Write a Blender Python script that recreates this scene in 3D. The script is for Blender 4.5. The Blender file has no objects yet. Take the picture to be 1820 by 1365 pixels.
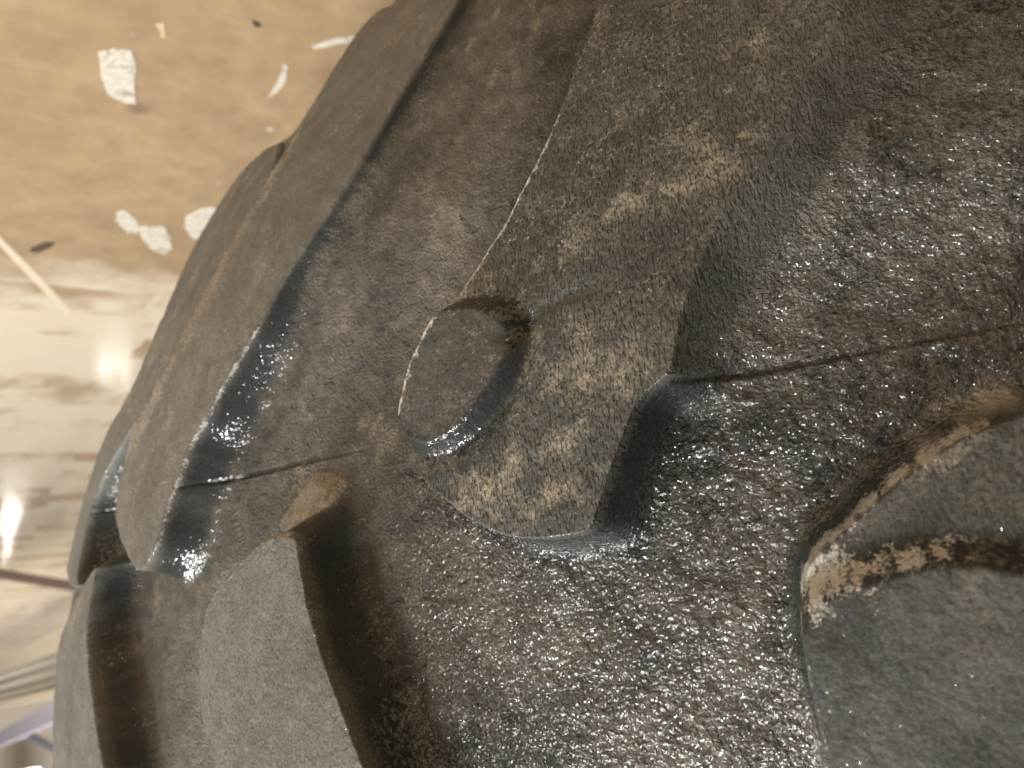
import bpy, math, random
import numpy as np
from mathutils import Matrix, Vector

random.seed(5)
SC = bpy.context.scene
COL = SC.collection
S = 0.8                                    # tyre outer radius in metres

# ------------------------------------------------------------------ camera
# photo was taken with the phone upside down: image "down" is world up
CAM = Vector((1.00086, 0.00450, 0.56714))
RIGHT = Vector((-0.42980081, -0.89153262, 0.14297151))
DOWN = Vector((-0.18285237, 0.24100346, 0.95314340))
FWD = Vector((-0.88421506, 0.38351913, -0.26660233))
cam = bpy.data.cameras.new('camera')
cam.sensor_width = 36.0
cam.lens = 31.54
cam.clip_start = 0.01
cam.clip_end = 200
cam.dof.use_dof = True
cam.dof.focus_distance = 0.262
cam.dof.aperture_fstop = 16
camo = bpy.data.objects.new('camera', cam)
COL.objects.link(camo)
camo.matrix_world = Matrix(((RIGHT.x, -DOWN.x, -FWD.x, CAM.x), (RIGHT.y, -DOWN.y, -FWD.y, CAM.y),
                            (RIGHT.z, -DOWN.z, -FWD.z, CAM.z), (0, 0, 0, 1)))
SC.camera = camo

# ------------------------------------------------------------------ world + lamps + exposure
w = bpy.data.worlds.new('World')
SC.world = w
w.use_nodes = True
bg = w.node_tree.nodes['Background']
bg.inputs[0].default_value = (1.0, 0.95, 0.88, 1)
bg.inputs[1].default_value = 0.19
SC.cycles.max_bounces = 3
SC.cycles.diffuse_bounces = 2
SC.cycles.glossy_bounces = 2
SC.cycles.adaptive_threshold = 0.02
SC.view_settings.view_transform = 'Standard'
SC.view_settings.look = 'None'
SC.view_settings.exposure = 0.0
SC.view_settings.gamma = 1.0
SC.view_settings.use_curve_mapping = False
TGT = Vector((0.78, 0.08, 0.45))


def area(name, az, el, dist, sx, sy, power, col, spin=0):
    az, el = math.radians(az), math.radians(el)
    d = Vector((math.cos(az) * math.cos(el), math.sin(az) * math.cos(el), math.sin(el)))
    l = bpy.data.lights.new(name, 'AREA')
    l.shape = 'RECTANGLE'
    l.size, l.size_y, l.energy, l.color = sx, sy, power, col
    o = bpy.data.objects.new(name, l)
    COL.objects.link(o)
    o.location = TGT + d * dist
    o.rotation_euler = (-d).to_track_quat('-Z', 'Y').to_euler()
    o.rotation_euler.rotate_axis('Z', math.radians(spin))
    return o


area('ceiling_lamp_light', 68, 46, 2.6, 0.8, 0.16, 64, (1.0, 0.975, 0.935))
area('ceiling_lamp_light_2', 22, 56, 2.6, 0.8, 0.20, 54, (1.0, 0.98, 0.96), 40)
area('glint_fill_light', 44, 25, 3.2, 0.7, 0.22, 48, (1.0, 0.975, 0.97), 10)  # unseen added light, set low to raise glints in the wet groove
fw = area('far_fill_light', 0, 0, 1, 3.0, 0.6, 430, (1.0, 0.95, 0.88))  # unseen added light that brightens the far wall and rack
fw.location = (-1.6, 3.6, 3.6)
fw.rotation_euler = (Vector((-6.6, 10.56, 0.8)) - Vector(fw.location)).to_track_quat('-Z', 'Y').to_euler()

# ------------------------------------------------------------------ helpers


def mesh_obj(name, verts, faces, mat=None, parent=None, smooth=False):
    me = bpy.data.meshes.new(name)
    me.from_pydata([tuple(v) for v in verts], [], faces)
    me.update()
    if mat:
        me.materials.append(mat)
    if smooth:
        me.polygons.foreach_set('use_smooth', [True] * len(me.polygons))
    o = bpy.data.objects.new(name, me)
    COL.objects.link(o)
    if parent:
        o.parent = parent
    return o


def tag(o, label=None, cat=None, group=None, kind=None):
    for k, v in (('label', label), ('category', cat), ('group', group), ('kind', kind)):
        if v:
            o[k] = v
    return o


def empty(name, loc=(0, 0, 0)):
    o = bpy.data.objects.new(name, None)
    o.empty_display_size = 0.1
    COL.objects.link(o)
    o.location = loc
    return o


def box(c, s):
    x, y, z = c
    a, b, d = s[0] / 2, s[1] / 2, s[2] / 2
    v = [(x + i * a, y + j * b, z + k * d) for i in (-1, 1) for j in (-1, 1) for k in (-1, 1)]
    f = [(0, 1, 3, 2), (4, 6, 7, 5), (0, 4, 5, 1), (2, 3, 7, 6), (0, 2, 6, 4), (1, 5, 7, 3)]
    return v, f


class NT:
    def __init__(self, name):
        self.m = bpy.data.materials.new(name)
        self.m.use_nodes = True
        self.t = self.m.node_tree
        self.b = self.t.nodes['Principled BSDF']

    def n(self, typ, **kw):
        nd = self.t.nodes.new(typ)
        for k, v in kw.items():
            setattr(nd, k, v)
        return nd

    def l(self, a, b):
        self.t.links.new(a, b)

    def val(self, nd, sock, v):
        if hasattr(v, 'is_output'):
            self.l(v, nd.inputs[sock])
        else:
            nd.inputs[sock].default_value = v

    def attr(self, name):
        return self.n('ShaderNodeAttribute', attribute_name=name)

    def noise(self, vec, scale, detail=3, rough=0.55, dist=0.0):
        nd = self.n('ShaderNodeTexNoise')
        self.l(vec, nd.inputs['Vector'])
        nd.inputs['Scale'].default_value = scale
        nd.inputs['Detail'].default_value = detail
        nd.inputs['Roughness'].default_value = rough
        nd.inputs['Distortion'].default_value = dist
        return nd.outputs[0]

    def vor(self, vec, scale, feature='F1', out=0):
        nd = self.n('ShaderNodeTexVoronoi', feature=feature)
        self.l(vec, nd.inputs['Vector'])
        nd.inputs['Scale'].default_value = scale
        return nd.outputs[out]

    def math(self, op, a, b=0.0, c=0.0, clamp=False):
        nd = self.n('ShaderNodeMath', operation=op, use_clamp=clamp)
        self.val(nd, 0, a)
        self.val(nd, 1, b)
        self.val(nd, 2, c)
        return nd.outputs[0]

    def mapr(self, v, a, b, c=0.0, d=1.0, smooth=False):
        nd = self.n('ShaderNodeMapRange')
        nd.clamp = True
        if smooth:
            nd.interpolation_type = 'SMOOTHSTEP'
        self.val(nd, 0, v)
        nd.inputs[1].default_value = a
        nd.inputs[2].default_value = b
        self.val(nd, 3, c)
        self.val(nd, 4, d)
        return nd.outputs[0]

    def mix(self, f, a, b):
        nd = self.n('ShaderNodeMix', data_type='RGBA')
        self.val(nd, 0, f)
        for s, v in ((6, a), (7, b)):
            if hasattr(v, 'is_output'):
                self.l(v, nd.inputs[s])
            else:
                nd.inputs[s].default_value = (*v, 1)
        return nd.outputs[2]

    def mapping(self, vec, scale=(1, 1, 1), rot=(0, 0, 0)):
        nd = self.n('ShaderNodeMapping')
        self.l(vec, nd.inputs[0])
        nd.inputs['Rotation'].default_value = rot
        nd.inputs['Scale'].default_value = scale
        return nd.outputs[0]

    def bump(self, h, strength, dist, normal=None):
        nd = self.n('ShaderNodeBump')
        self.val(nd, 'Strength', strength)
        nd.inputs['Distance'].default_value = dist
        self.l(h, nd.inputs['Height'])
        if normal is not None:
            self.l(normal, nd.inputs['Normal'])
        return nd.outputs[0]


def simple(name, col, rough=0.6, spec=0.5, nscale=20, var=0.12, metal=0.0):
    k = NT(name)
    tc = k.n('ShaderNodeTexCoord').outputs['Object']
    f = k.noise(tc, nscale, 5)
    c = k.mix(f, [x * (1 - var) for x in col], [min(1, x * (1 + var)) for x in col])
    k.l(c, k.b.inputs['Base Color'])
    k.b.inputs['Roughness'].default_value = rough
    k.b.inputs['Specular IOR Level'].default_value = spec
    k.b.inputs['Metallic'].default_value = metal
    return k.m


# ------------------------------------------------------------------ rubber material (driven by tyre attributes)
def rubber():
    k = NT('worn_dusty_rubber')
    tv = k.attr('tread').outputs['Vector']            # (arc length, axial, height) in metres
    dust_shade = k.attr('dust_shade').outputs['Fac']
    wet = k.attr('wet').outputs['Fac']
    rib = k.attr('rib').outputs['Fac']
    rgh = k.attr('rough').outputs['Fac']
    tan = k.attr('tan').outputs['Fac']
    pale = k.attr('pale').outputs['Fac']
    brown = k.attr('brown').outputs['Fac']
    nfin = k.noise(tv, 1000, 2, 0.6)
    rubber_c = (0.026, 0.029, 0.027)
    dcol = k.mix(brown, (0.108, 0.110, 0.098), (0.116, 0.102, 0.081))
    dcol = k.mix(k.mapr(nfin, 0.35, 0.7), dcol, k.mix(0.35, dcol, (0.24, 0.20, 0.15)))
    fine = k.math('SUBTRACT', nfin, 0.5)
    cov = k.mapr(k.math('MULTIPLY_ADD', fine, 0.75, dust_shade), 0.0, 1.0)
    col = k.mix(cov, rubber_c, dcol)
    col = k.mix(k.mapr(k.math('MULTIPLY_ADD', fine, 0.8, dust_shade), 0.85, 1.5, 0.0, 0.85), col, (0.235, 0.212, 0.175))
    # dry mud: tan patches with a broken edge
    tm = k.mapr(k.math('MULTIPLY_ADD', fine, 1.0, tan), 0.22, 1.0)
    tcol = k.mix(k.mapr(nfin, 0.3, 0.7), (0.24, 0.20, 0.14), (0.44, 0.38, 0.285))
    col = k.mix(k.math('MULTIPLY', tm, k.mapr(tan, 0.6, 1.3, 0.52, 0.88)), col, tcol)
    pm = k.mapr(k.math('MULTIPLY_ADD', fine, 1.5, pale), 0.38, 0.76)
    col = k.mix(pm, col, k.mix(nfin, (0.36, 0.33, 0.27), (0.56, 0.52, 0.45)))
    # fine pits
    col = k.mix(k.mapr(nfin, 0.24, 0.36, 0.65, 0.0), col, (0.020, 0.019, 0.017))
    # relief
    g1 = k.noise(tv, 850, 2, 0.55, 0.3)
    rv = k.mapping(tv, (1.0, 0.36, 0.3), (0, 0, math.radians(-7)))
    r1 = k.mapr(k.noise(rv, 1200, 0.5, 0.5, 0.15), 0.33, 0.50, smooth=True)
    hsum = k.math('MULTIPLY_ADD', k.math('MULTIPLY', g1, 1.5), rgh, k.math('MULTIPLY', r1, k.math('MULTIPLY', rib, 0.26)))
    hsum = k.math('MULTIPLY_ADD', nfin, 0.16, hsum)
    crk = k.noise(k.mapping(tv, (0.42, 1.0, 1), (0, 0, 0.25)), 330, 1.5, 0.5, 0.8)
    crack = k.math('MULTIPLY', k.mapr(crk, 0.27, 0.33, 1.0, 0.0), k.mapr(rgh, 0.3, 0.7))
    hsum = k.math('MULTIPLY_ADD', crack, -0.5, hsum)
    col = k.mix(k.math('MULTIPLY', crack, 0.75), col, (0.018, 0.016, 0.013))
    k.l(k.bump(hsum, 1.0, 0.0011), k.b.inputs['Normal'])
    # rib furrows get a darker colour
    furrow = k.math('MULTIPLY', k.math('SUBTRACT', 1.0, r1), k.math('MULTIPLY', rib, 0.45))
    col = k.mix(furrow, col, (0.020, 0.019, 0.016))
    k.l(col, k.b.inputs['Base Color'])
    ro = k.mapr(wet, 0.0, 1.0, 0.58, 0.48)
    k.l(k.math('MULTIPLY_ADD', fine, 0.2, ro), k.b.inputs['Roughness'])
    k.l(k.mapr(wet, 0.2, 0.8, 0.40, 0.12), k.b.inputs['Specular IOR Level'])
    # water film: thin glossy coat, its own small ripples
    k.l(k.mapr(k.math('MULTIPLY_ADD', k.math('SUBTRACT', k.noise(tv, 620, 1, 0.5), 0.5), 2.2, wet), 0.45, 0.75), k.b.inputs['Coat Weight'])
    k.b.inputs['Coat Roughness'].default_value = 0.045
    k.b.inputs['Coat IOR'].default_value = 1.7
    cn = k.bump(k.math('MULTIPLY', k.noise(tv, 700, 1, 0.45, 0.2), k.math('ADD', rgh, 0.24)), 1.0, 0.0013)
    k.l(cn, k.b.inputs['Coat Normal'])
    return k.m


RUB = rubber()

# ------------------------------------------------------------------ tyre surface
Z0, K2, K4 = 0.18749, 1.44328, 0.036944
HL = 0.028                                   # lug height / radius
NL = 22
DL = 2 * math.pi / NL
ZS = -0.0228                                 # mould seam


def r_top(z):
    y = z - Z0
    r = 1 - K2 * y * y / 2 - K4 * y ** 4
    return np.where(y > 0, 1 - 1.15 * y * y - 4.0 * y ** 4, r)


def P(pts, wid):
    """outline points with one wall width each (or one for all)"""
    if not hasattr(wid, '__len__'):
        wid = [wid] * len(pts)
    return [(a, b, c) for (a, b), c in zip(pts, wid)]


# outlines of the lug faces in (angle, axial) coordinates, each with its wall width
LUG = {}
LUG['M0'] = (P([(.066, -.348), (.108, -.372), (.128, -.358), (.118, -.315), (.103, -.266), (.110, -.225), (.117, -.185),
                (.1285, -.1451), (.1469, -.1088), (.1639, -.0873), (.1800, -.0676), (.1880, -.0533), (.1915, -.0395),
                (.1914, -.0254), (.1877, -.0092), (.1812, -.0019)], .013)
             + P([(.1669, .0082), (.1543, .0172), (.1387, .0235), (.123, .0248), (.1085, .0245), (.1042, .0216)], [.012, .011, .010, .012, .012, .012])
             + P([(.101, .0137), (.098, .0065), (.092, -.0059), (.085, -.0185)], .012)
             + P([(.072, -.0250), (.064, -.0400), (.052, -.0620), (.033, -.0840), (.014, -.1080), (-.004, -.1330), (-.020, -.160),
                  (-.036, -.200), (-.050, -.240), (-.058, -.290), (-.040, -.330), (.010, -.345)],
                 [.020, .030, .036, .040, .044, .046, .046, .046, .046, .046, .04, .03]))
LUG['M1'] = (P([(.3535, -.343), (.405, -.368), (.425, -.357), (.410, -.3153), (.396, -.266), (.402, -.2383), (.413, -.2098),
                (.430, -.1900), (.449, -.1740), (.462, -.1547), (.4715, -.1384), (.4834, -.1214), (.493, -.0994), (.4990, -.079),
                (.4985, -.0607), (.4952, -.044), (.4895, -.0266), (.4763, -.011), (.4491, .0046)], .013)
             + P([(.4186, .0182), (.4061, .019), (.3996, .0132), (.3947, .0070)], [.015, .018, .022, .025])
             + P([(.3897, -.0116), (.3834, -.0257), (.3796, -.0338), (.3735, -.0461), (.3619, -.0570), (.3529, -.0702),
                  (.3426, -.0817), (.3257, -.1000), (.3130, -.1227), (.2950, -.1450), (.2780, -.1656), (.2658, -.1858),
                  (.2540, -.2144), (.2450, -.2380), (.2390, -.2538), (.2294, -.285), (.245, -.33), (.29, -.343)],
                 [.028, .030, .030, .030, .030, .030, .028, .026, .022, .020, .018, .018, .018, .018, .018, .018, .018, .018]))
LUG['M2'] = (P([(.53, -.276), (.575, -.283), (.605, -.280), (.615, -.266), (.605, -.2400), (.575, -.205), (.552, -.165), (.5468, -.135),
                (.556, -.1100), (.590, -.0940), (.640, -.0860), (.690, -.0680), (.705, -.040), (.705, -.0188), (.695, .0023),
                (.672, .0139), (.595, .0255)], .013)
             + P([(.555, .0262), (.5640, .0180), (.572, .0048), (.575, -.0135), (.568, -.0364), (.5402, -.0516), (.5101, -.0662),
                  (.4680, -.0926), (.445, -.13), (.425, -.18), (.405, -.225), (.43, -.255), (.48, -.270)],
                 [.016, .018, .020, .022, .024, .026, .028, .03, .03, .03, .03, .03, .02]))
_eo = [(.150, .220), (.085, .340), (.060, .400), (-.01, .400), (-.02, .35), (.06, .225)]
LUG['E1'] = (P([(.2556, .0119), (.2613, .01), (.2694, .0092)], [.030, .030, .022])
             + P([(.2846, .0113), (.2954, .017), (.3079, .0244), (.3177, .0305), (.3245, .0365), (.3268, .043), (.3279, .0566),
                  (.3261, .0744), (.3226, .0874), (.3152, .0987), (.3072, .1059)], .014)
             + P([(.225, .220), (.160, .340), (.125, .400), (.03, .400), (.05, .35), (.13, .225)], .014)
             + P([(.2092, .0992), (.2231, .0749), (.2309, .063), (.2383, .0504), (.2443, .0391), (.2502, .024)], .013))
LUG['E0'] = (P([(-.034, .0040), (-.0255, .0054), (-.0113, .0090)], [.016, .016, .014])
             + P([(-.0038, .013), (.004, .0165), (.0116, .0214), (.0186, .0259), (.0258, .0315), (.0312, .035), (.0364, .0394),
                  (.039, .0451), (.0396, .0501), (.0398, .0554), (.0401, .0639), (.0399, .0767), (.0391, .0873), (.0384, .0943)], .013)
             + P([(a - .27 + .04, b) for a, b in [(.225, .220), (.160, .340), (.125, .400), (.03, .400), (.05, .35), (.13, .225)]], .014)
             + P([(-.078, .0992), (-.064, .0749), (-.056, .0504), (-.046, .025)], .014))
LUG['E2'] = (P([(.4995, .0122), (.5317, .0204)], [.028, .02])
             + P([(.5600, .0380), (.6000, .0531), (.6130, .0640), (.6150, .0822), (.610, .1103), (.600, .1424)], .014)
             + P([(.51, .220), (.445, .340), (.41, .400), (.315, .400), (.335, .35), (.38, .225)], .014)
             + P([(.425, .145), (.440, .1194), (.4603, .0955), (.4743, .082), (.4882, .068), (.4982, .0503), (.5008, .0293), (.4995, .0175)], .013))


def shift(out, d):
    return [(a + d, b, c) for a, b, c in out]


for i in range(3, NL):
    k = i if i <= NL // 2 else i - NL
    LUG['M%d' % i] = shift(LUG['M1'], (k - 1) * DL + .005)
    LUG['E%d' % i] = shift(LUG['E1'], (k - 1) * DL)
BUT = {
    'M0': ([(.1857, -.0630), (.1739, -.0690), (.1583, -.0677), (.1431, -.0603), (.1385, -.0497), (.1410, -.0413), (.147, -.0336),
            (.1535, -.0277), (.1602, -.0227), (.1684, -.0192), (.1771, -.019), (.186, -.0228), (.1920, -.0322), (.1932, -.0491)], .0078, .0074),
    'E0': ([(-.0300, .0490), (-.0191, .0478), (-.0114, .0458), (-.0019, .0443), (.0051, .0440), (.0177, .0466), (.0272, .0482), (.034, .0515), (.0392, .0594),
            (.0398, .073), (.0382, .0892), (.02, .13), (-.03, .16), (-.055, .11), (-.05, .07)], .0085, .0078),
}

# ---- noise
_tab = np.random.default_rng(11).random((256, 256))


def vn(x, y):
    xi, yi = np.floor(x).astype(int), np.floor(y).astype(int)
    fx, fy = x - xi, y - yi
    fx, fy = fx * fx * (3 - 2 * fx), fy * fy * (3 - 2 * fy)
    a, b = _tab[xi & 255, yi & 255], _tab[(xi + 1) & 255, yi & 255]
    c, d = _tab[xi & 255, (yi + 1) & 255], _tab[(xi + 1) & 255, (yi + 1) & 255]
    return (a * (1 - fx) + b * fx) * (1 - fy) + (c * (1 - fx) + d * fx) * fy - .5


def fbm(x, y, f, n=4, g=.5):
    o, a = 0, 1
    for i in range(n):
        o = o + a * vn(x * f + 17.3 * i, y * f + 5.1 * i)
        f *= 2.03
        a *= g
    return o


def polysd(px, py, pts, ws=None):
    """signed distance (negative inside) and interpolated wall width"""
    pts = np.array(pts, float)
    best = np.full(px.shape, 1e9)
    wv = np.zeros(px.shape)
    ins = np.zeros(px.shape, bool)
    n = len(pts)
    for i in range(n):
        a, b = pts[i], pts[(i + 1) % n]
        ex, ey = b[0] - a[0], b[1] - a[1]
        t = np.clip(((px - a[0]) * ex + (py - a[1]) * ey) / (ex * ex + ey * ey + 1e-12), 0, 1)
        d = np.hypot(px - a[0] - t * ex, py - a[1] - t * ey)
        m = d < best
        best = np.where(m, d, best)
        if ws is not None:
            wv = np.where(m, ws[i] + t * (ws[(i + 1) % n] - ws[i]), wv)
        if ey != 0:
            c = (a[1] > py) != (b[1] > py)
            ins ^= c & (px < ex * (py - a[1]) / ey + a[0])
    return np.where(ins, -best, best), wv


def smooth_closed(pts, it=1):
    """Chaikin corner cutting so traced outlines have no kinks"""
    p = np.array(pts, float)
    for _ in range(it):
        q = np.roll(p, -1, 0)
        p = np.stack([p * .8 + q * .2, p * .2 + q * .8], 1).reshape(-1, p.shape[1])
    return p


def ss(x, a, b):
    t = np.clip((x - a) / (b - a), 0, 1)
    return t * t * (3 - 2 * t)


def steps(segs):
    o = []
    for a, b, d in segs:
        o += list(np.arange(a, b - d * .3, d))
    return np.array(o)


PH = steps([(-2.4, -.75, .03), (-.75, -.12, .010), (-.12, .30, .00062), (.30, .46, .0010), (.46, .72, .0017), (.72, 1.3, .010), (1.3, 2 * math.pi - 2.4, .03)])
ZZ = np.append(steps([(-.415, -.24, .0016), (-.24, -.17, .0010), (-.17, .125, .00062), (.125, .20, .003), (.20, .44, .010)]), .44)
NP_, NZ = len(PH), len(ZZ)
FI, ZI = np.meshgrid(PH, ZZ, indexing='ij')
SI = FI * .96                                         # arc length in radius units
jit = .0008 * fbm(SI, ZI, 35, 2)
# the groove floor shallows towards the shoulder
UP = .58 * HL * ss(-ZI, .045, .15) * ss(FI, .10, .16) * (1 - ss(FI, .46, .56))
UP = UP + .42 * HL * ss(-ZI, .035, .10) * (1 - ss(FI, .085, .11))
HT = UP.copy()
OWN = np.full(FI.shape, -1, int)
TOP = np.zeros(FI.shape)
KIND = np.zeros(FI.shape, int)
EDGE = np.full(FI.shape, 1.0)
LNAMES = list(LUG)
SDOF = {}
for li, nm in enumerate(LNAMES):
    out = smooth_closed([(a * .96, b, c) for a, b, c in LUG[nm]], 2)
    lo, hi = out[:, 0].min() - .06, out[:, 0].max() + .06
    i0, i1 = np.searchsorted(PH * .96, [lo, hi])
    if i1 - i0 < 2:
        continue
    px, py = SI[i0:i1], ZI[i0:i1]
    sd, wv = polysd(px, py, out[:, :2], out[:, 2])
    sd = sd + jit[i0:i1]
    # wall: crisp upper edge (slightly rounded), concave fillet at the foot
    soft = np.clip((wv - .02) / .02, 0, 1) * (nm == 'M0')
    rr = .0010 + .010 * soft
    q = np.clip((sd + rr) / (wv + rr), 0, 1)
    prof = (1 - q) ** (2.8 - .8 * soft)
    t = np.clip((sd + rr) / (2 * rr), 0, 1)
    prof = np.where(sd < -rr, 1, prof)
    up = UP[i0:i1]
    h = up + (HL - up) * prof
    cur = HT[i0:i1]
    m = h > cur
    HT[i0:i1] = np.where(m, h, cur)
    inside = (sd < .55 * wv) & m
    OWN[i0:i1] = np.where(inside, li, OWN[i0:i1])
    tp = ss(-sd, -.002 - .022 * soft, .0015 + .010 * soft)
    TOP[i0:i1] = np.maximum(TOP[i0:i1], tp)
    KIND[i0:i1] = np.where(tp > .3, 1 + li, KIND[i0:i1])
    EDGE[i0:i1] = np.minimum(EDGE[i0:i1], np.abs(sd))
    SDOF[nm] = (i0, i1, sd)
# stubs on the lug faces
BTN = np.zeros(FI.shape)
for nm, (pts, bw, bh) in BUT.items():
    i0, i1, lsd = SDOF[nm]
    out = smooth_closed([(a * .96, b) for a, b in pts], 2)
    sd, _ = polysd(SI[i0:i1], ZI[i0:i1], out)
    q = np.clip(sd / bw, 0, 1)
    keep = 1 - ss(lsd, -.0005, .010)                 # the stub stops where the lug wall drops
    HT[i0:i1] += bh * (1 - ss(sd, .0004, bw)) * keep
    BTN[i0:i1] = np.maximum(BTN[i0:i1], 1 - ss(sd, -.001, .002))
    # shallow moat round the foot
    HT[i0:i1] -= .0008 * np.exp(-((sd - bw) / .003) ** 2) * keep
# crease running off the stub on M
def linedist(pts):
    best = np.full(FI.shape, 1e9)
    for a, b in zip(pts[:-1], pts[1:]):
        ax, ay, bx, by = a[0] * .96, a[1], b[0] * .96, b[1]
        ex, ey = bx - ax, by - ay
        t = np.clip(((SI - ax) * ex + (ZI - ay) * ey) / (ex * ex + ey * ey), 0, 1)
        best = np.minimum(best, np.hypot(SI - ax - t * ex, ZI - ay - t * ey))
    return best


cd = linedist([(.140, -.0535), (.1272, -.0612), (.117, -.0640), (.1045, -.0644), (.092, -.068)])
HT -= .0020 * np.exp(-(cd / .0034) ** 2) * ss(FI, .088, .128)
cd2 = linedist([(.120, -.130), (.09, -.135), (.05, -.150), (.02, -.175)])
HT -= .0010 * np.exp(-(cd2 / .005) ** 2)
# mould seam on groove floors and walls (wanders a little)
zs = ZS + .0003 * np.sin(FI * 37) + .0004 * vn(FI * 60, FI * 0 + 3.1)
ng = (1 - TOP)
HT += (.0016 * ss(ZI - zs, -.0006, .0010) * np.exp(-np.clip(ZI - zs, 0, 1) / .030) - (.0005 + .0008 * ss(FI, .0, .07)) * np.exp(-((ZI - zs + .0010) / .0009) ** 2)) * ng * (1 - ss(FI, .075, .09) * (1 - ss(FI, .235, .275)))

# torn flap of rubber at the tip of lug B
FLAP = smooth_closed([(a * .96, b) for a, b in [(.3106, .0069), (.3026, -.0032), (.2922, -.0115), (.2795, -.0181), (.2652, -.0150), (.2540, -.0093),
                                               (.2600, .0005), (.2680, .0050), (.2850, .0082), (.3000, .0091)]], 2)
fsd, _ = polysd(SI, ZI, FLAP)
fsd = fsd + .0022 * fbm(SI, ZI, 160, 3)
FM = 1 - ss(fsd, -.007, .0015)
HT += .0065 * FM * (1 - TOP)
# relief that is large enough to be geometry
wetz = ss(ZI, -.055, -.005) * (1 - ss(FI, .19, .245))          # central and right groove: wet, pebbly
rightg = (1 - ss(FI, .06, .12)) * (1 - TOP)
NARROW = 1 - (1 - ss(FI, .07, .10)) * (1 - ss(ZI, -.03, -.018))
rough = (1 - TOP) * (.55 + .45 * np.maximum(wetz, rightg)) * (1 - .75 * ss(HT - UP, .10 * HL, .4 * HL) * NARROW)
HT += rough * (.0010 * fbm(SI, ZI, 290, 3) + .0016 * fbm(SI + 9, ZI, 70, 2))
HT += TOP * (.0007 * fbm(SI + 5, ZI, 60, 2) + .00025 * fbm(SI, ZI, 380, 2))
isM = KIND == 1 + LNAMES.index('M0')
ribz = isM * TOP * (1 - BTN)
HT += ribz * .00022 * vn(SI * 620 + ZI * 70, ZI * 200)
# worn, nibbled upper edges
HT -= .0012 * np.clip(fbm(SI, ZI, 150, 3) + .05, 0, 1) * np.exp(-(EDGE / .004) ** 2) * TOP

RR = r_top(ZI) - HL + HT
shoulder = ss(ZI, -.37, -.415) * 0
X, Y, Z = RR * np.cos(FI) * S, RR * np.sin(FI) * S, ZI * S
PT = np.stack([X, Y, Z], -1)
gu = np.gradient(PT, axis=0)
gv = np.gradient(PT, axis=1)
NR = np.cross(gu, gv)
NR /= np.linalg.norm(NR, axis=-1, keepdims=True)

# ---- surface attributes (dust, wet, ribs ...): wear and dirt, plus shade painted on the stub walls
E0 = KIND == 1 + LNAMES.index('E0')
isA = KIND == 1 + LNAMES.index('M1')
leftg = ss(FI, .15, .21) * (1 - TOP)
dust_shade = .55 + .12 * fbm(SI, ZI, 25, 3)
dust_shade = np.where(isM, .50, dust_shade)
dust_shade = dust_shade + .30 * leftg + .22 * TOP * (~isM) * (~E0)
dust_shade = dust_shade + .10 * TOP * (~isM) * (~E0) - .18 * leftg - .06 * (1 - TOP)
dust_shade = np.where(E0, .46, dust_shade)
dust_shade -= .35 * wetz * (1 - TOP) * (ZI < .3) * .3
upright = (1 - TOP) * (1 - ss(FI, .0, .10)) * (1 - ss(ZI, -.10, -.03))
dust_shade -= .22 * upright
dust_shade = np.where((BTN > .5) & isM, .42, dust_shade)
n_mid = fbm(SI + 2, ZI + 4, 136, 3)
calm = 1 - .35 * isM - .6 * TOP * (~isM) * (~E0)
dust_shade = dust_shade + (.50 * fbm(SI, ZI, 30, 3) + .42 * n_mid) * calm
brown = np.clip(.62 * (1 - TOP) + .30 * leftg + .45 * isA + .08 * isM - .25 * BTN + .35 * fbm(SI, ZI, 18, 3), 0, 1)
brown = np.where(E0, .05, brown)
wet = np.clip(.25 + .60 * np.maximum(wetz, rightg) - .10 * leftg, 0, 1) * (1 - TOP)
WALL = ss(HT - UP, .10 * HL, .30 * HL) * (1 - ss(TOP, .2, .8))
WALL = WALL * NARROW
dust_shade -= .62 * WALL
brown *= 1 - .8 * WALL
# damp foot of the walls of A and round the stub
foot = np.zeros(FI.shape)
i0, i1, sdA = SDOF['M1']
foot[i0:i1] = ss(sdA, .0005, .003) * (1 - ss(sdA, .018, .036)) * ss(ZI[i0:i1], -.14, -.06) * (FI[i0:i1] < .46)
wet = np.maximum(wet, .85 * foot)
dust_shade -= .22 * foot
i0, i1, sd2 = SDOF['M2']
f2 = np.zeros(FI.shape)
f2[i0:i1] = ss(sd2, .0005, .003) * (1 - ss(sd2, .02, .035))
wet = np.maximum(wet, .6 * f2)
i0, i1, sdM = SDOF['M0']
fm = np.zeros(FI.shape)
fm[i0:i1] = ss(sdM, -.0005, .002) * (1 - ss(sdM, .008, .016)) * (FI[i0:i1] < .175) * ss(ZI[i0:i1], -.03, 0)
wet = np.maximum(wet, .9 * fm)
dust_shade -= .30 * fm
bt = smooth_closed([(a * .96, b) for a, b in BUT['M0'][0]], 2)
sdb, _ = polysd(SI, ZI, bt)
ring = ss(sdb, -.003, .002) * (1 - ss(sdb, .010, .020)) * ss(ZI - .9 * (FI - .165), -.062, -.036)
wet = np.maximum(wet, .85 * ring)
dust_shade -= .25 * ring
wet = np.where((TOP > .5) & (ring < .1), np.maximum(wet, .20 + .12 * isM + .24 * E0 + .16 * (KIND == 1 + LNAMES.index('E1'))), wet)
rib = ribz * (1 - .8 * ring)
rib = np.maximum(rib, .35 * TOP * E0 * (1 - BTN))
rgh = np.clip(rough * (1 - .75 * foot) + .12 * TOP, 0, 1)
# tan mud
tan = np.zeros(FI.shape)


def blob(cx, cz, sx, sz, amp, rot=0.0):
    global tan
    dx, dz = (FI - cx) * .96, ZI - cz
    c, s_ = math.cos(rot), math.sin(rot)
    u, v = dx * c + dz * s_, -dx * s_ + dz * c
    tan = np.maximum(tan, amp * np.exp(-(u / sx) ** 2 - (v / sz) ** 2))


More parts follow.
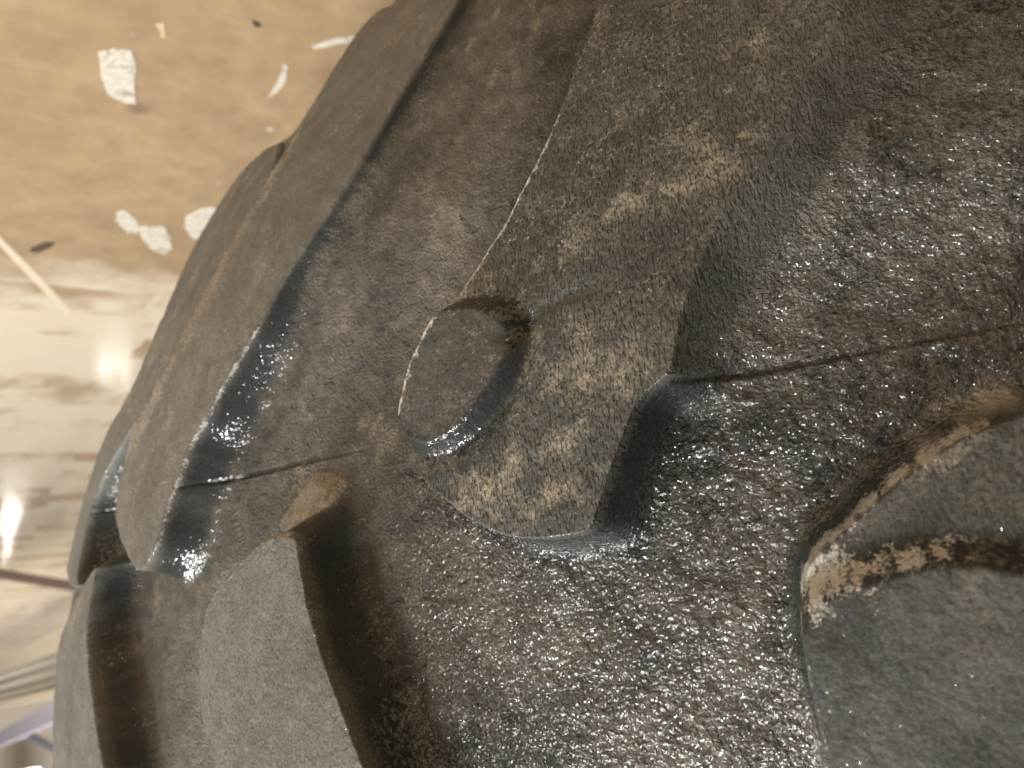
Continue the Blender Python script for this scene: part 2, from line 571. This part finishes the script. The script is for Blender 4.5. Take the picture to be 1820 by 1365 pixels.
for b in [(.150, .004, .022, .008, .75, .5), (.118, .010, .018, .007, .75, .4), (.112, -.010, .012, .007, .62, .3), (.128, -.005, .010, .006, .6),
          (.112, -.035, .012, .012, .72), (.095, -.030, .010, .014, .66), (.130, -.045, .008, .010, .55), (.085, -.095, .030, .012, .60, .4),
          (.172, -.076, .014, .006, .9, .6), (.110, -.080, .02, .006, .52), (.055, -.105, .018, .014, .55), (.150, -.075, .016, .006, .55),
          (.155, .0, .01, .01, .5)]:
    blob(*b)
tan *= np.where(BTN > .3, .0, 1)
for b in [(.283, -.006, .022, .012, .85, -.7), (.268, -.008, .010, .010, .70), (.245, -.030, .016, .012, .45), (.205, -.020, .010, .012, .5),
          (-.022, .000, .016, .007, 1.0, .3), (-.005, .010, .012, .005, .7, .6), (.205, -.255, .018, .006, .65, .8), (.160, -.235, .02, .006, .65, .9), (.19, -.20, .008, .005, .55, .8),
          (.03, -.145, .018, .012, .5)]:
    blob(*b)
nose = np.zeros(FI.shape)
tan += (.75 * n_mid + .35 * fbm(SI + 7, ZI, 300, 2)) * (tan > .08)
tan = np.maximum(tan, (1.35 + .8 * n_mid) * (1 - ss(fsd, -.002, .0015)))
rgh = np.maximum(rgh, .5 * FM)
# pale rubbed rims
pale = np.zeros(FI.shape)


def rim(nm, f0, f1, z0, z1, amp, wd, off=.0006):
    i0, i1, sd = SDOF[nm]
    F, Zc = FI[i0:i1], ZI[i0:i1]
    g = amp * np.exp(-((sd - off) / wd) ** 2) * ((F > f0) & (F < f1) & (Zc > z0) & (Zc < z1))
    pale[i0:i1] = np.maximum(pale[i0:i1], g)


rim('M0', .160, .3, -.066, -.030, .78, .0019, -.0012)
rim('M0', .118, .3, -.152, -.065, 1.0, .0017, -.0008)
rim('E1', .262, .34, .004, .050, .78, .0013, -.0003)
rim('M1', .30, .402, -.10, .008, .56, .0006, -.0003)
rim('E0', -.02, .06, .004, .048, .72, .0019)
rim('E0', .03, .06, .048, .12, .55, .0020)
dx, dz = (FI - .0345) * .96, ZI - .0425
pale = np.maximum(pale, .95 * np.exp(-(dx / .0125) ** 2 - (dz / .0095) ** 2) * E0)
dx, dz = (FI - .014) * .96, ZI - .0405 - .10 * (FI - .014)
pale = np.maximum(pale, .74 * np.exp(-(dx / .020) ** 2 - (dz / .0036) ** 2) * E0)

pale += .62 * fbm(SI + 1, ZI + 8, 330, 3) * (pale > .05)
wet += .30 * np.exp(-((FI - .128) / .035) ** 2 - ((ZI - .047) / .016) ** 2) * (1 - TOP)
wet += .06 * wetz * (1 - TOP) - .08 * rightg * (1 - wetz)
wet += .40 * fbm(SI + 6, ZI + 1, 60, 3) + .25 * n_mid
wet -= .5 * np.exp(-(cd / .006) ** 2)
e_pts = smooth_closed([(a * .96, b) for a, b in BUT['E0'][0]], 2)
esd, _ = polysd(SI, ZI, e_pts)
dust_shade = np.where(TOP > .5, dust_shade, np.minimum(dust_shade, 1.0))
dust_shade -= .55 * ss(esd, -.0005, .002) * (1 - ss(esd, .006, .012)) * E0  # shadow on the E stub wall, painted in as a darker band
dust_shade -= .42 * ss(sdb, -.0008, .002) * (1 - ss(sdb, .005, .010)) * isM  # deep shade round the M stub, painted in as darker rubber
tan *= 1 - .7 * ss(sdb, -.003, .0) * (1 - ss(sdb, .004, .009)) * isM  # tan thinned inside the same painted shade
TV = np.stack([SI * S, ZI * S, HT * S], -1)
ATT = {'dust_shade': dust_shade, 'wet': wet, 'rib': rib, 'rough': rgh, 'tan': tan, 'pale': pale, 'brown': brown}

tyre = empty('tractor_tyre')
tyre['label'] = 'worn dark tractor tyre with dusty chunky lugs lying on its side'
tyre['category'] = 'tyre'

# faces of the grid, split between carcass, lugs and stubs
idx = np.arange(NP_ * NZ).reshape(NP_, NZ)
nxt = np.roll(idx, -1, 0)                              # the grid closes round the ring
Q = np.stack([idx[:, :-1], nxt[:, :-1], nxt[:, 1:], idx[:, 1:]], -1).reshape(-1, 4)
own = OWN[:, :-1].reshape(-1)
btn = (BTN[:, :-1] > .5).reshape(-1)
flat = {k: v.reshape(-1).astype(np.float32) for k, v in ATT.items()}
PTf, NRf, TVf = PT.reshape(-1, 3), NR.reshape(-1, 3), TV.reshape(-1, 3)


def patch(name, mask, parent):
    q = Q[mask]
    if not len(q):
        return None
    u, inv = np.unique(q, return_inverse=True)
    inv = inv.reshape(-1, 4).astype(np.int32)
    me = bpy.data.meshes.new(name)
    me.vertices.add(len(u))
    me.vertices.foreach_set('co', PTf[u].astype(np.float32).ravel())
    me.loops.add(inv.size)
    me.loops.foreach_set('vertex_index', inv.ravel())
    me.polygons.add(len(inv))
    me.polygons.foreach_set('loop_start', np.arange(0, inv.size, 4, dtype=np.int32))
    me.polygons.foreach_set('use_smooth', np.ones(len(inv), bool))
    for k, v in flat.items():
        a = me.attributes.new(k, 'FLOAT', 'POINT')
        a.data.foreach_set('value', v[u])
    a = me.attributes.new('tread', 'FLOAT_VECTOR', 'POINT')
    a.data.foreach_set('vector', TVf[u].astype(np.float32).ravel())
    me.materials.append(RUB)
    me.update(calc_edges=True)
    me.validate()
    me.normals_split_custom_set_from_vertices(NRf[u].astype(np.float32))
    o = bpy.data.objects.new(name, me)
    COL.objects.link(o)
    o.parent = parent
    return o


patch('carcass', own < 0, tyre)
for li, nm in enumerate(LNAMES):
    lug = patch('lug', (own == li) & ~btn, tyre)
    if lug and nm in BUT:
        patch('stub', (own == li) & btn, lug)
patch_left = (own < 0)


def lathe(name, prof, parent, seg=160):
    v, f, tvs = [], [], []
    n = len(prof)
    for i in range(seg):
        a = 2 * math.pi * i / seg
        for r, z in prof:
            v.append((r * S * math.cos(a), r * S * math.sin(a), z * S))
            tvs.append((a * S, z * S, r * S))
    for i in range(seg):
        for j in range(n - 1):
            a, b = i * n + j, ((i + 1) % seg) * n + j
            f.append((a, b, b + 1, a + 1))
    o = mesh_obj(name, v, f, RUB, parent, True)
    at = o.data.attributes.new('tread', 'FLOAT_VECTOR', 'POINT')
    at.data.foreach_set('vector', [c for t in tvs for c in t])
    for k, val in (('dust_shade', .6), ('wet', .1), ('rough', .1), ('brown', .5)):
        at = o.data.attributes.new(k, 'FLOAT', 'POINT')
        at.data.foreach_set('value', [val] * len(v))
    return o


rb, rt = float(r_top(np.array(-.415))) - HL, float(r_top(np.array(.44))) - HL
lathe('sidewall', [(rb + .001, -.414), (rb - .03, -.435), (rb - .07, -.448), (.60, -.456), (.54, -.45), (.49, -.43), (.47, -.40), (.455, -.375),
                   (.46, -.355), (.50, -.36), (.57, -.39), (.63, -.395)], tyre)
lathe('sidewall', [(rt + .001, .439), (rt - .03, .46), (rt - .08, .475), (.66, .485), (.58, .47), (.50, .44), (.46, .40), (.455, .38), (.47, .36), (.52, .37),
                   (.60, .41), (.70, .42)], tyre)
lathe('inner_liner', [(.63, -.395), (.70, -.36), (.76, -.25), (.85, -.10), (.90, .05), (.915, .18), (.89, .30), (.82, .39), (.70, .42)], tyre)
QM = Matrix(((0.99269355, 0.00390064, -0.12059976), (0.00390064, 0.99791760, 0.06438368), (0.12059976, -0.06438368, 0.99061114)))
tyre.matrix_world = Matrix.Translation((0, 0, .43672)) @ QM.to_4x4()


# ------------------------------------------------------------------ floor
def floor_mat():
    k = NT('scuffed_tan_floor')
    tc = k.n('ShaderNodeTexCoord').outputs['Object']
    rot = k.mapping(tc, (1, 1, 1), (0, 0, math.radians(-33)))
    n1 = k.noise(tc, 4.5, 6, 0.65)
    n2 = k.noise(tc, 22, 6, 0.65)
    n3 = k.noise(k.mapping(rot, (1, 4, 1)), 9, 5, 0.6)
    col = k.mix(k.mapr(n1, .3, .7), (0.38, 0.262, 0.148), (0.48, 0.342, 0.20))
    col = k.mix(k.mapr(n2, .38, .68, 0, .75), col, (0.30, 0.205, 0.125))
    col = k.mix(k.mapr(n3, .55, .8, 0, .5), col, (0.52, 0.38, 0.24))
    # bright floor reflection painted in as cream, in board-like fields
    sep = k.n('ShaderNodeSeparateXYZ')
    k.l(rot, sep.inputs[0])
    br = k.n('ShaderNodeTexBrick')
    wob = k.n('ShaderNodeVectorMath', operation='MULTIPLY_ADD')
    nz = k.n('ShaderNodeTexNoise')
    nz.inputs['Scale'].default_value = 6.0
    k.l(tc, nz.inputs['Vector'])
    k.l(nz.outputs['Color'], wob.inputs[0])
    wob.inputs[1].default_value = (0.10, 0.05, 0)
    k.l(rot, wob.inputs[2])
    k.l(wob.outputs[0], br.inputs['Vector'])
    br.inputs['Scale'].default_value = 1.0
    br.inputs['Brick Width'].default_value = 0.42
    br.inputs['Row Height'].default_value = 0.10
    br.inputs['Mortar Size'].default_value = 0.001
    br.inputs['Color1'].default_value = (0, 0, 0, 1)
    br.inputs['Color2'].default_value = (1, 1, 1, 1)
    br.inputs['Mortar'].default_value = (1, 1, 1, 1)
    dist = k.n('ShaderNodeVectorMath', operation='DISTANCE')
    k.l(tc, dist.inputs[0])
    dist.inputs[1].default_value = (1.0, 0.0, 0.0)
    zone = k.mapr(k.math('ADD', dist.outputs['Value'], k.math('MULTIPLY', k.math('SUBTRACT', n1, .5), .35)), 1.24, 1.34)
    pm = k.math('ADD', k.math('MULTIPLY', br.outputs[0], .40), k.math('MULTIPLY', k.noise(k.mapping(rot, (1.3, 1.3, 1)), 5, 5, .62), .9))
    pm = k.math('MULTIPLY', k.mapr(pm, .48, .64), zone)
    col = k.mix(k.math('MULTIPLY', pm, .85), col, k.mix(n2, (0.70, 0.60, 0.44), (0.80, 0.71, 0.56)))
    # scuffs: few dark and light specks
    sp = k.vor(tc, 17)
    spk = k.math('MULTIPLY', k.mapr(sp, .05, .11, 1, 0), k.mapr(k.noise(tc, 11, 2), .56, .62))
    col = k.mix(k.math('MULTIPLY', spk, .7), col, (0.74, 0.66, 0.52))
    sp2 = k.vor(k.mapping(tc, (1, 1, 1), (0, 0, 1.0)), 11)
    spk2 = k.math('MULTIPLY', k.mapr(sp2, .06, .16, 1, 0), k.mapr(k.noise(tc, 7.3, 2), .57, .64))
    col = k.mix(k.math('MULTIPLY', spk2, .6), col, (0.13, 0.09, 0.06))
    k.l(col, k.b.inputs['Base Color'])
    k.l(k.mapr(n2, .3, .7, .07, .15), k.b.inputs['Roughness'])
    k.b.inputs['Specular IOR Level'].default_value = 0.5
    h = k.math('ADD', k.math('MULTIPLY', n2, .5), k.math('MULTIPLY', pm, .4))
    k.l(k.bump(h, 0.12, 0.002), k.b.inputs['Normal'])
    return k.m


fl = mesh_obj('floor', [(-40, -40, 0), (40, -40, 0), (40, 40, 0), (-40, 40, 0)], [(0, 1, 2, 3)], floor_mat())
tag(fl, kind='structure')


def ray(px, py):
    """view direction for a place in the photograph (used once, to set things on the floor)"""
    f = 1594.5
    return RIGHT * ((px - 910) / f) + DOWN * ((py - 682.5) / f) + FWD


def on_floor(px, py, z=0.0):
    d = ray(px, py)
    return CAM + d * ((z - CAM.z) / d.z)


def filler():
    k = NT('white_filler_paint')
    tc = k.n('ShaderNodeTexCoord').outputs['Object']
    c = k.mix(k.mapr(k.noise(tc, 70, 4, .65), .35, .65), (0.56, 0.50, 0.40), (0.72, 0.67, 0.57))
    cr = k.vor(k.mapping(tc, (1, .5, 1), (0, 0, .6)), 55, 'DISTANCE_TO_EDGE')
    cm = k.math('MULTIPLY', k.mapr(cr, .0, .05, 1, 0), k.mapr(k.noise(tc, 40, 2), .48, .60))
    c = k.mix(k.math('MULTIPLY', cm, .75), c, (0.22, 0.17, 0.12))
    k.l(c, k.b.inputs['Base Color'])
    k.b.inputs['Roughness'].default_value = .6
    k.l(k.bump(k.noise(tc, 120, 4), .5, .002), k.b.inputs['Normal'])
    return k.m


WHITE = filler()
DARKS = simple('dark_grease', (0.09, 0.065, 0.05), .6, .3, 60, .2)


def flake(name, pts, mat, thick, label, cat, group=None, jag=.05):
    P3 = [on_floor(*p) for p in pts]
    c = sum(P3, Vector()) / len(P3)
    n = len(P3)
    ring = []
    for i in range(n):
        a, b = P3[i], P3[(i + 1) % n]
        for t in (0, .34, .67):
            q = a.lerp(b, t) - c
            ring.append(q * (1 + random.uniform(-jag, jag)))
    m = len(ring)
    v = [(q.x, q.y, .0003) for q in ring] + [(q.x * .95, q.y * .95, .0003 + thick * random.uniform(.25, .5)) for q in ring] + [(0, 0, .0003 + thick * .4)]
    f = [(i, (i + 1) % m, m + (i + 1) % m, m + i) for i in range(m)] + [(m + i, m + (i + 1) % m, 2 * m) for i in range(m)]
    o = mesh_obj(name, v, f, mat)
    o.location = (c.x, c.y, 0)
    return tag(o, label, cat, group)


g = 'paint flakes on the floor'
flake('paint_flake', [(175, 92), (205, 87), (236, 90), (243, 115), (240, 150), (243, 186), (222, 183), (192, 168), (180, 135)], WHITE, .002,
      'largest white paint flake, blocky, alone on the tan floor', 'paint flake', g, .025)
flake('paint_flake', [(205, 377), (222, 373), (240, 385), (250, 403), (246, 418), (228, 415), (212, 398)], WHITE, .002,
      'narrow upper piece of the pair of touching white flakes', 'paint flake', g)
flake('paint_flake', [(247, 404), (290, 400), (304, 420), (306, 440), (295, 452), (272, 445), (254, 425)], WHITE, .002,
      'broad white flake with dark cracks, lower piece of the touching pair', 'paint flake', g)
flake('paint_flake', [(330, 385), (352, 372), (378, 367), (400, 380), (385, 420), (345, 425), (330, 408)], WHITE, .002,
      'rounded cream flake half hidden behind the tyre lug', 'paint flake', g)
flake('paint_flake', [(505, 110), (512, 120), (508, 145), (492, 165), (474, 176), (490, 150), (500, 130)], WHITE, .0012,
      'thin crescent-shaped pale flake near the tyre', 'paint flake', g, .02)
flake('paint_flake', [(553, 82), (575, 74), (600, 66), (640, 62), (640, 72), (600, 78), (560, 87)], WHITE, .0012,
      'thin pale sliver running under the tyre edge', 'paint flake', g, .02)
flake('paint_flake', [(275, 42), (292, 40), (295, 66), (287, 68), (284, 54)], simple('faded_filler', (0.62, 0.46, 0.28), .55, .4), .001,
      'small faded tan flake above the largest white one', 'paint flake', g, .02)
flake('grease_spot', [(447, 36), (458, 37), (466, 46), (457, 49), (450, 44)], DARKS, .0008, 'small dark grease spot near the tyre top edge', 'grease spot')
flake('grease_spot', [(52, 442), (78, 430), (100, 430), (90, 440), (70, 448), (58, 449)], DARKS, .0006, 'long smudged dark spot at the left edge', 'grease spot')
# cream stripe painted on the floor, and the dark expansion joint further off
flake('floor_stripe', [(-60, 380), (0, 437), (60, 500), (120, 560), (131, 556), (70, 490), (10, 430), (-50, 370)],
      simple('cream_line_paint', (0.70, 0.60, 0.44), .45, .4), .0006, 'thin cream painted line running across the tan floor', 'floor marking', None, .004)
a0, a1 = on_floor(-300, 960), on_floor(330, 1068)
b0, b1 = on_floor(-300, 976), on_floor(330, 1084)
jv = [(q.x, q.y, zz) for zz in (.004, .0) for q in (a0, a1, b1, b0)]
o = mesh_obj('expansion_joint', jv, [(0, 1, 2, 3), (0, 4, 5, 1), (1, 5, 6, 2), (2, 6, 7, 3), (3, 7, 4, 0)], simple('brown_joint_sealer', (0.10, 0.05, 0.035), .6))
tag(o, 'dark brown joint strip crossing the far floor', 'joint strip')

# ------------------------------------------------------------------ far rack frame and wall


def on_dist(px, py, d):
    r = ray(px, py)
    h = math.hypot(r.x, r.y)
    return CAM + r * (d / h)


p0, p1 = on_dist(0, 1265, 8.0), on_dist(100, 1250, 5.8)
ux = Vector((p1.x - p0.x, p1.y - p0.y, 0)).normalized()
uy = Vector((-ux.y, ux.x, 0))
rack = empty('rack_frame', (p0.x, p0.y, 0))
tag(rack, 'far steel rack frame with perforated grey rail and blue braces', 'rack')
rack.rotation_euler = (0, 0, math.atan2(ux.y, ux.x))
GREY = simple('galvanised_steel', (0.52, 0.49, 0.43), .45, .5, 30, .15, .3)
CREAM = simple('cream_painted_steel', (0.74, 0.68, 0.56), .5)
BLUE = simple('faded_blue_paint', (0.42, 0.42, 0.54), .6)
NAVY = simple('navy_brace_paint', (0.17, 0.19, 0.30), .6)
v, f = box((2, 0, .245), (8, .06, .11))
mesh_obj('base_rail', v, f, CREAM, rack)
# perforated rail with real holes
v, f = [], []
cs, rows, cols = .066, 3, 60
for i in range(cols):
    for j in range(rows):
        x, z = -1.4 + i * cs, .302 + j * cs
        b = len(v)
        ang = [math.radians(a) for a in (45, 90, 135, 180, 225, 270, 315, 360)]
        sq = [(1, 1), (0, 1), (-1, 1), (-1, 0), (-1, -1), (0, -1), (1, -1), (1, 0)]
        off = (cs * .25 if j % 2 else -cs * .1)
        for (ax, az) in sq:
            v.append((x + ax * cs / 2, 0, z + cs / 2 + az * cs / 2))
        for a in ang:
            v.append((x + math.cos(a) * cs * .27, 0, z + cs / 2 + math.sin(a) * cs * .27))
        for a in ang:
            v.append((x + math.cos(a) * cs * .27, .03, z + cs / 2 + math.sin(a) * cs * .27))
        for q in range(8):
            r = (q + 1) % 8
            f.append((b + q, b + r, b + 8 + r, b + 8 + q))
            f.append((b + 8 + q, b + 8 + r, b + 16 + r, b + 16 + q))
mesh_obj('perforated_rail', v, f, GREY, rack)
v, f = box((2, .0, .515), (8, .07, .045))
mesh_obj('ledge', v, f, CREAM, rack)


def bar(name, a, b, th, mat, parent):
    a, b = Vector(a), Vector(b)
    d = (b - a).normalized()
    s1 = d.cross(Vector((0, 1, 0))).normalized() * th / 2
    s2 = Vector((0, 1, 0)) * .02
    v = [p + x * s1 + y * s2 for p in (a, b) for x, y in ((-1, -1), (1, -1), (1, 1), (-1, 1))]
    return mesh_obj(name, v, [(0, 1, 2, 3), (7, 6, 5, 4), (0, 4, 5, 1), (1, 5, 6, 2), (2, 6, 7, 3), (3, 7, 4, 0)], mat, parent)


L = (p1 - p0).length
bar('brace', (-.9, -.06, .80), (L * 1.6, -.06, .50), .11, BLUE, rack)
bar('brace', (-.15, -.11, .68), (L * 1.5, -.11, 1.0), .022, NAVY, rack)
for x in (-1.6, 4.4):
    v, f = box((x, .05, 1.3), (.09, .07, 2.6))
    mesh_obj('upright', v, f, GREY, rack)

wallm = simple('pale_plaster', (0.66, 0.60, 0.53), .8, .3, 3, .05)
wd = on_dist(50, 1265, 13)
wr = (wd - CAM)
wr.z = 0
wr.normalize()
wt = Vector((-wr.y, wr.x, 0))
cw = [wd + wt * s for s in (-30, 30)]
ww = [(q.x + wr.x * t, q.y + wr.y * t, z) for t in (0, .2) for q in cw for z in (-.02, 5)]
wl = mesh_obj('back_wall', ww, [(0, 1, 3, 2), (4, 6, 7, 5), (0, 2, 6, 4), (1, 5, 7, 3), (2, 3, 7, 6), (0, 4, 5, 1)], wallm)
tag(wl, 'pale plain wall behind the far rack frame', 'wall', kind='structure')


# lamps whose reflections lie on the floor
def emit(name, strength, col=(1, .95, .86)):
    m = bpy.data.materials.new(name)
    m.use_nodes = True
    b = m.node_tree.nodes['Principled BSDF']
    b.inputs['Emission Color'].default_value = (*col, 1)
    b.inputs['Emission Strength'].default_value = strength
    return m


def far_lamp(px, py, dist, sx, sz, strength, label):
    d = ray(px, py)
    h = math.hypot(d.x, d.y)
    t = dist / h
    pos = Vector((CAM.x + d.x * t, CAM.y + d.y * t, -CAM.z - d.z * t))
    e = empty('lamp', pos)
    v, f = box((0, 0, 0), (sx, .04, sz))
    mesh_obj('lamp_glass', v, f, emit('lamp_glow', strength), e)
    v, f = box((0, .045, 0), (sx * 1.1, .04, sz * 1.1))
    mesh_obj('housing', v, f, GREY, e)
    e.rotation_euler = (0, 0, math.atan2(d.y, d.x) - math.pi / 2)
    return tag(e, label, 'lamp')


far_lamp(38, 945, 12.0, .36, .36, 26, 'lit lamp whose glare lies on the floor beside the tyre')
far_lamp(205, 650, 7.0, .22, .22, 2.2, 'lit lamp glinting on the floor close to the tyre edge')
